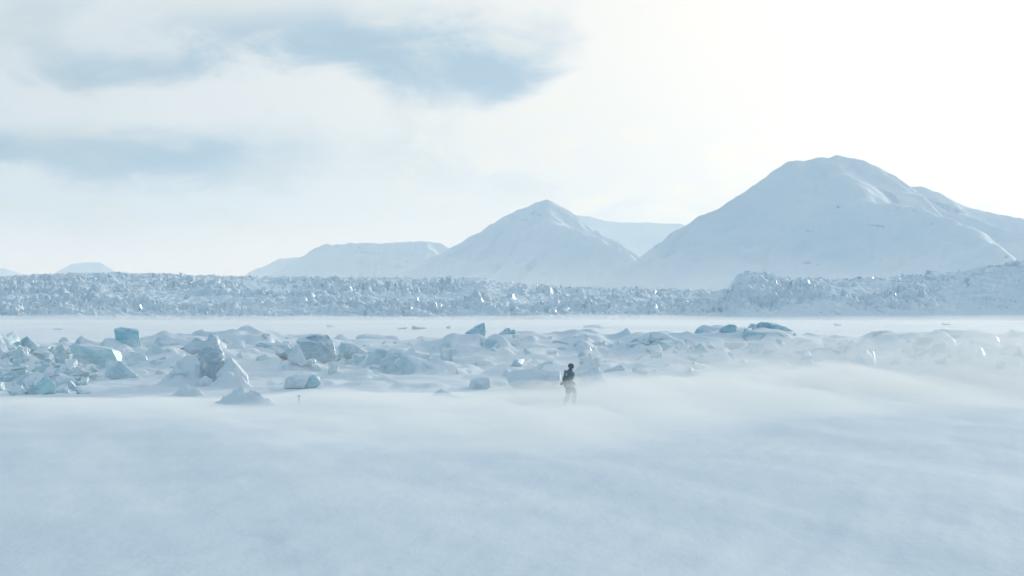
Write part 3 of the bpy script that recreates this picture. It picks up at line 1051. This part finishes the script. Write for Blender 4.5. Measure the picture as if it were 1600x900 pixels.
# jacket skirt over the hips, with its pale hem
hem = [(-0.03, 0, 1.08), (-0.03, 0, 0.84)]


def ring_tube(name, rings, mat, parent, seg=24, amp=0.012):
    vs, fs = [], []
    for k, (cx, cyy, z, rx, ry) in enumerate(rings):
        for i in range(seg):
            a = 2 * math.pi * i / seg
            w = 1 + amp * 8 * mnoise.noise(Vector((math.cos(a) * 2, math.sin(a) * 2, z * 6)))
            vs.append((cx + rx * math.cos(a) * w, cyy + ry * math.sin(a) * w, z))
    for k in range(len(rings) - 1):
        for i in range(seg):
            j = (i + 1) % seg
            fs.append((k * seg + i, k * seg + j, (k + 1) * seg + j, (k + 1) * seg + i))
    return mesh_obj(name, vs, fs, mat, parent)


ring_tube('jacket_skirt', [(-0.02, 0, 0.84, 0.20, 0.235), (-0.03, 0, 0.90, 0.205, 0.235), (-0.02, 0, 1.0, 0.19, 0.215), (-0.02, 0, 1.12, 0.175, 0.20), (-0.02, 0, 1.17, 0.15, 0.18)], M_jacket, person)
ring_tube('pale_hem', [(0.0, -0.005, 0.84, 0.212, 0.25), (0.0, -0.005, 0.90, 0.214, 0.252), (-0.005, -0.005, 0.955, 0.21, 0.245), (-0.01, 0, 0.985, 0.19, 0.22)], M_pale_cloth, person)
hat = ball('hat', (0.082, 0, 1.735), (0.245, 0.225, 0.20), M_hat, person, 1, 0.01)
ring_tube('hat_cuff', [(0.083, 0, 1.675, 0.125, 0.116), (0.083, 0, 1.70, 0.132, 0.122), (0.083, 0, 1.735, 0.130, 0.120), (0.083, 0, 1.75, 0.120, 0.110)], M_hat, hat, amp=0.003)
ball('nose', (0.19, 0, 1.635), (0.05, 0.035, 0.055), M_hat, person)
gg = ball('goggles', (0.165, 0, 1.672), (0.075, 0.17, 0.075), M_lens, person, squash=0.7)
# collar and mittens
ring_tube('collar', [(0.035, 0, 1.47, 0.125, 0.135), (0.05, 0, 1.54, 0.105, 0.105), (0.06, 0, 1.58, 0.10, 0.10)], M_jacket, person)


def mitten(w, d, side):
    d = Vector(d).normalized()
    s = Vector((0, 0, 1)) if abs(d.z) < 0.8 else Vector((1, 0, 0))
    p = [Vector(w) - d * 0.04, Vector(w) + d * 0.04, Vector(w) + d * 0.10, Vector(w) + d * 0.155 + s * -0.015]
    th = [Vector(w) + d * 0.03 + s * 0.03, Vector(w) + d * 0.075 + s * 0.065, Vector(w) + d * 0.11 + s * 0.07]
    fing = []
    pts = [tuple(q) + (r,) for q, r in zip(p, (0.055, 0.052, 0.050, 0.034))] + [tuple(q) + (r,) for q, r in zip(th, (0.03, 0.024, 0.018))]
    return skin('mitten', pts, [(0, 1), (1, 2), (2, 3), (1, 4), (4, 5), (5, 6)], M_boot, person)


mitten((-0.28, -0.25, 0.985), (-1, 0, -0.12), -1)
mitten((0.18, 0.195, 1.01), (0.8, -0.5, -0.5), 1)

# backpack
pack = empty('backpack', person.location + Vector((-0.05, 0, 1.0)), 'dark teal backpack worn by the walker', 'backpack')
pack.rotation_euler = (0, R(4), R(8))
bag = ball('bag', (-0.09, 0, 0.22), (0.21, 0.36, 0.56), M_pack, pack, 3, 0.03, 0.55, 28)
ball('lid', (-0.085, 0, 0.475), (0.21, 0.33, 0.13), M_pack, pack, 4, 0.015, 0.6)
ball('front_pocket', (-0.18, 0, 0.14), (0.09, 0.27, 0.30), M_pack, pack, 5, 0.015, 0.6)
ball('side_pocket', (-0.08, -0.18, 0.10), (0.15, 0.08, 0.22), M_rime, pack, 6, 0.01, 0.6)
ball('rolled_mat', (-0.09, -0.165, 0.37), (0.10, 0.09, 0.13), M_rime, pack, 7, 0.012, 0.7)
for sy in (-1, 1):
    skin('strap', [(-0.03, 0.11 * sy, 0.46, 0.03, 0.02), (0.08, 0.13 * sy, 0.52, 0.03, 0.02), (0.22, 0.13 * sy, 0.46, 0.03, 0.02), (0.25, 0.14 * sy, 0.32, 0.03, 0.02), (0.16, 0.18 * sy, 0.14, 0.025, 0.018), (0.0, 0.17 * sy, 0.04, 0.02)],
         [(0, 1), (1, 2), (2, 3), (3, 4), (4, 5)], M_rime if sy < 0 else M_pack, pack)

# marker stake
sy_ = hit(467, 630)
sx_ = at(467, 630, sy_)[0]
stake = empty('marker_stake', (sx_, sy_, float(gz(sx_, sy_))), 'tiny dark marker stake with a cross bar standing in the snow', 'stake')
skin('pole', [(0, 0, -0.15, 0.018), (0.005, 0, 0.1, 0.017), (0.0, 0, 0.30, 0.016)], [(0, 1), (1, 2)], M_wood, stake, levels=1)
skin('cross_bar', [(-0.075, 0, 0.295, 0.022), (0.0, -0.005, 0.30, 0.026), (0.075, 0, 0.29, 0.02)], [(0, 1), (1, 2)], M_wood, stake, levels=1)
ball('knot', (0.003, 0, 0.18), (0.075, 0.07, 0.06), M_wood, stake, 2, 0.01)
ball('knot', (0.0, 0, 0.07), (0.07, 0.07, 0.05), M_wood, stake, 3, 0.01)

# ------------------------------------------------------------------ drifting snow near the ground and the haze of the air
def volume_material(name, density, aniso, col=(0.97, 0.966, 0.945, 1)):
    m = bpy.data.materials.new(name)
    m.use_nodes = True
    t = m.node_tree
    t.nodes.clear()
    o = t.nodes.new('ShaderNodeOutputMaterial')
    v = t.nodes.new('ShaderNodeVolumePrincipled')
    v.inputs['Color'].default_value = col
    v.inputs['Density'].default_value = density
    v.inputs['Anisotropy'].default_value = aniso
    v.inputs['Density Attribute'].default_value = ''
    t.links.new(v.outputs[0], o.inputs['Volume'])
    return m


def drift(name, tmax, rows, thick, mat, cols=200):
    """a closed sheet of blown snow: its thickness above the ground comes from thick(px-like bearing, X, Y)"""
    T = np.linspace(-tmax, tmax, cols)
    TT, YY = np.meshgrid(T, rows)
    X = TT * YY
    g = blur(gz(X, YY), 4)
    th = thick(800 + F * TT, X, YY)
    th[0, :] = th[-1, :] = -0.2; th[:, 0] = th[:, -1] = -0.2
    top = g + np.maximum(th, -0.2)
    bot = g - 1.2
    nr, nc = X.shape
    v1 = np.stack([X, YY, top], -1).reshape(-1, 3); v2 = np.stack([X, YY, bot], -1).reshape(-1, 3)
    f = grid_faces(nr, nc)
    n = nr * nc
    faces = [f, f[:, ::-1] + n]
    idx = np.arange(n).reshape(nr, nc)
    loop = np.concatenate([idx[0, :-1], idx[:-1, -1], idx[-1, :0:-1], idx[:0:-1, 0]])
    nxt = np.roll(loop, -1)
    faces.append(np.stack([nxt, loop, loop + n, nxt + n], -1))
    o = mesh_obj(name, np.vstack([v1, v2]), np.vstack(faces), mat)
    tag(o, kind='stuff')
    return o


V_low = volume_material('blown_snow_dense', 0.17, 0.2)
V_mid = volume_material('blown_snow_light', 0.05, 0.25)
V_thin = volume_material('blown_snow_wisps', 0.06, 0.2)
V_far = volume_material('blown_snow_far', 0.0045, 0.45)


def th_low(px, X, Y):
    yn = np.interp(px, [-100, 0, 300, 600, 850, 1100, 1600, 1700], [84, 84, 84, 83, 82, 91, 110, 113]) + 7 * fbm(X / 16, Y / 30, 3, 505)
    h = np.interp(px, [-100, 0, 350, 600, 800, 900, 1100, 1300, 1700], [0.12, 0.15, 0.30, 0.52, 0.85, 1.08, 1.05, 1.2, 1.2])
    n = 1 + 0.6 * fbm(X / 5 + 0.06 * Y, Y / 22, 5, 501, 0.6)
    yf = np.interp(px, [900, 1200], [108, 120])
    e = sst(Y, yn - 16, yn + 14) * (1 - sst(Y, yf - 5, yf + 7))
    return h * n * e - 0.03


def th_mid(px, X, Y):
    h = np.interp(px, [-100, 500, 800, 1000, 1200, 1400, 1700], [0.0, 0.08, 0.3, 0.6, 1.5, 2.1, 2.3])
    n = 1 + 0.75 * fbm(X / 7 + 0.05 * Y, Y / 28, 5, 511, 0.6)
    e = sst(Y, 96, 122) * (1 - sst(Y, 132, 150))
    return h * n * e - 0.05


def th_thin(px, X, Y):
    n = fbm(X / 2.4 + Y / 17, Y / 46, 5, 521, 0.58)
    n2 = fbm(X / 6 - Y / 30, Y / 70, 4, 525, 0.55)
    e = sst(Y, 30, 42) * (1 - sst(Y, 95, 110))
    return (0.11 * n + 0.10 * n2 + np.interp(px, [600, 1400], [0.035, 0.0])) * e - 0.012


def th_far(px, X, Y):
    n = 1 + 0.4 * fbm(X / 50, Y / 60, 3, 531)
    return (0.7 * sst(Y, 176, 230) * (1 - sst(Y, 640, 740)) + 1.1 * sst(Y, 540, 690) * (1 - sst(Y, 715, 780))) * n - 0.05


drift('drifting_snow', 0.25, np.linspace(60, 128, 130), th_low, V_low)
drift('drifting_snow', 0.25, np.linspace(92, 152, 90), th_mid, V_mid)
V_fveil = volume_material('blown_snow_bay', 0.00042, 0.25)
drift('drifting_snow', 0.27, np.linspace(260, 700, 60), lambda px, X, Y: 15 * sst(Y, 270, 420) * (1 - 0.93 * sst(Y, 600, 690)) * (1 + 0.25 * fbm(X / 40, Y / 90, 4, 561)) - 0.05, V_fveil, 120)
V_veil = volume_material('blown_snow_veil', 0.0042, 0.25)


def th_veil(px, X, Y):
    return 2.6 * (1 + 0.3 * fbm(X / 20, Y / 14, 3, 541)) * sst(Y, 66, 98) * (1 - sst(Y, 128, 150)) - 0.05


drift('drifting_snow', 0.25, np.linspace(64, 152, 80), th_veil, V_veil)
drift('drifting_snow', 0.25, np.linspace(28, 112, 190), th_thin, V_thin, 320)
drift('drifting_snow', 0.26, np.concatenate([np.linspace(172, 260, 30)[:-1], np.linspace(260, 805, 100)]), th_far, V_far)

# blown snow filling the valley behind the glacier, at the feet of the mountains
V_valley = volume_material('blown_snow_valley', 9.0e-5, 0.3)
drift('drifting_snow', 0.30, np.linspace(1650, 4900, 60), lambda px, X, Y: 48 * sst(Y, 1700, 2600) * (1 - sst(Y, 4100, 4850)) * (1 + 0.3 * fbm(X / 300, Y / 500, 3, 551)) - 1, V_valley, 60)

# the air itself
bm = bmesh.new()
bmesh.ops.create_cube(bm, size=1.0)
me = bpy.data.meshes.new('haze')
bm.to_mesh(me); bm.free()
me.materials.append(volume_material('haze_air', 5.3e-5, 0.3, (0.90, 0.97, 1.0, 1)))
hz = bpy.data.objects.new('haze', me)
C.objects.link(hz)
hz.scale = (56000, 56000, 620)
hz.location = (0, 0, 310 - 9)
tag(hz, kind='stuff')
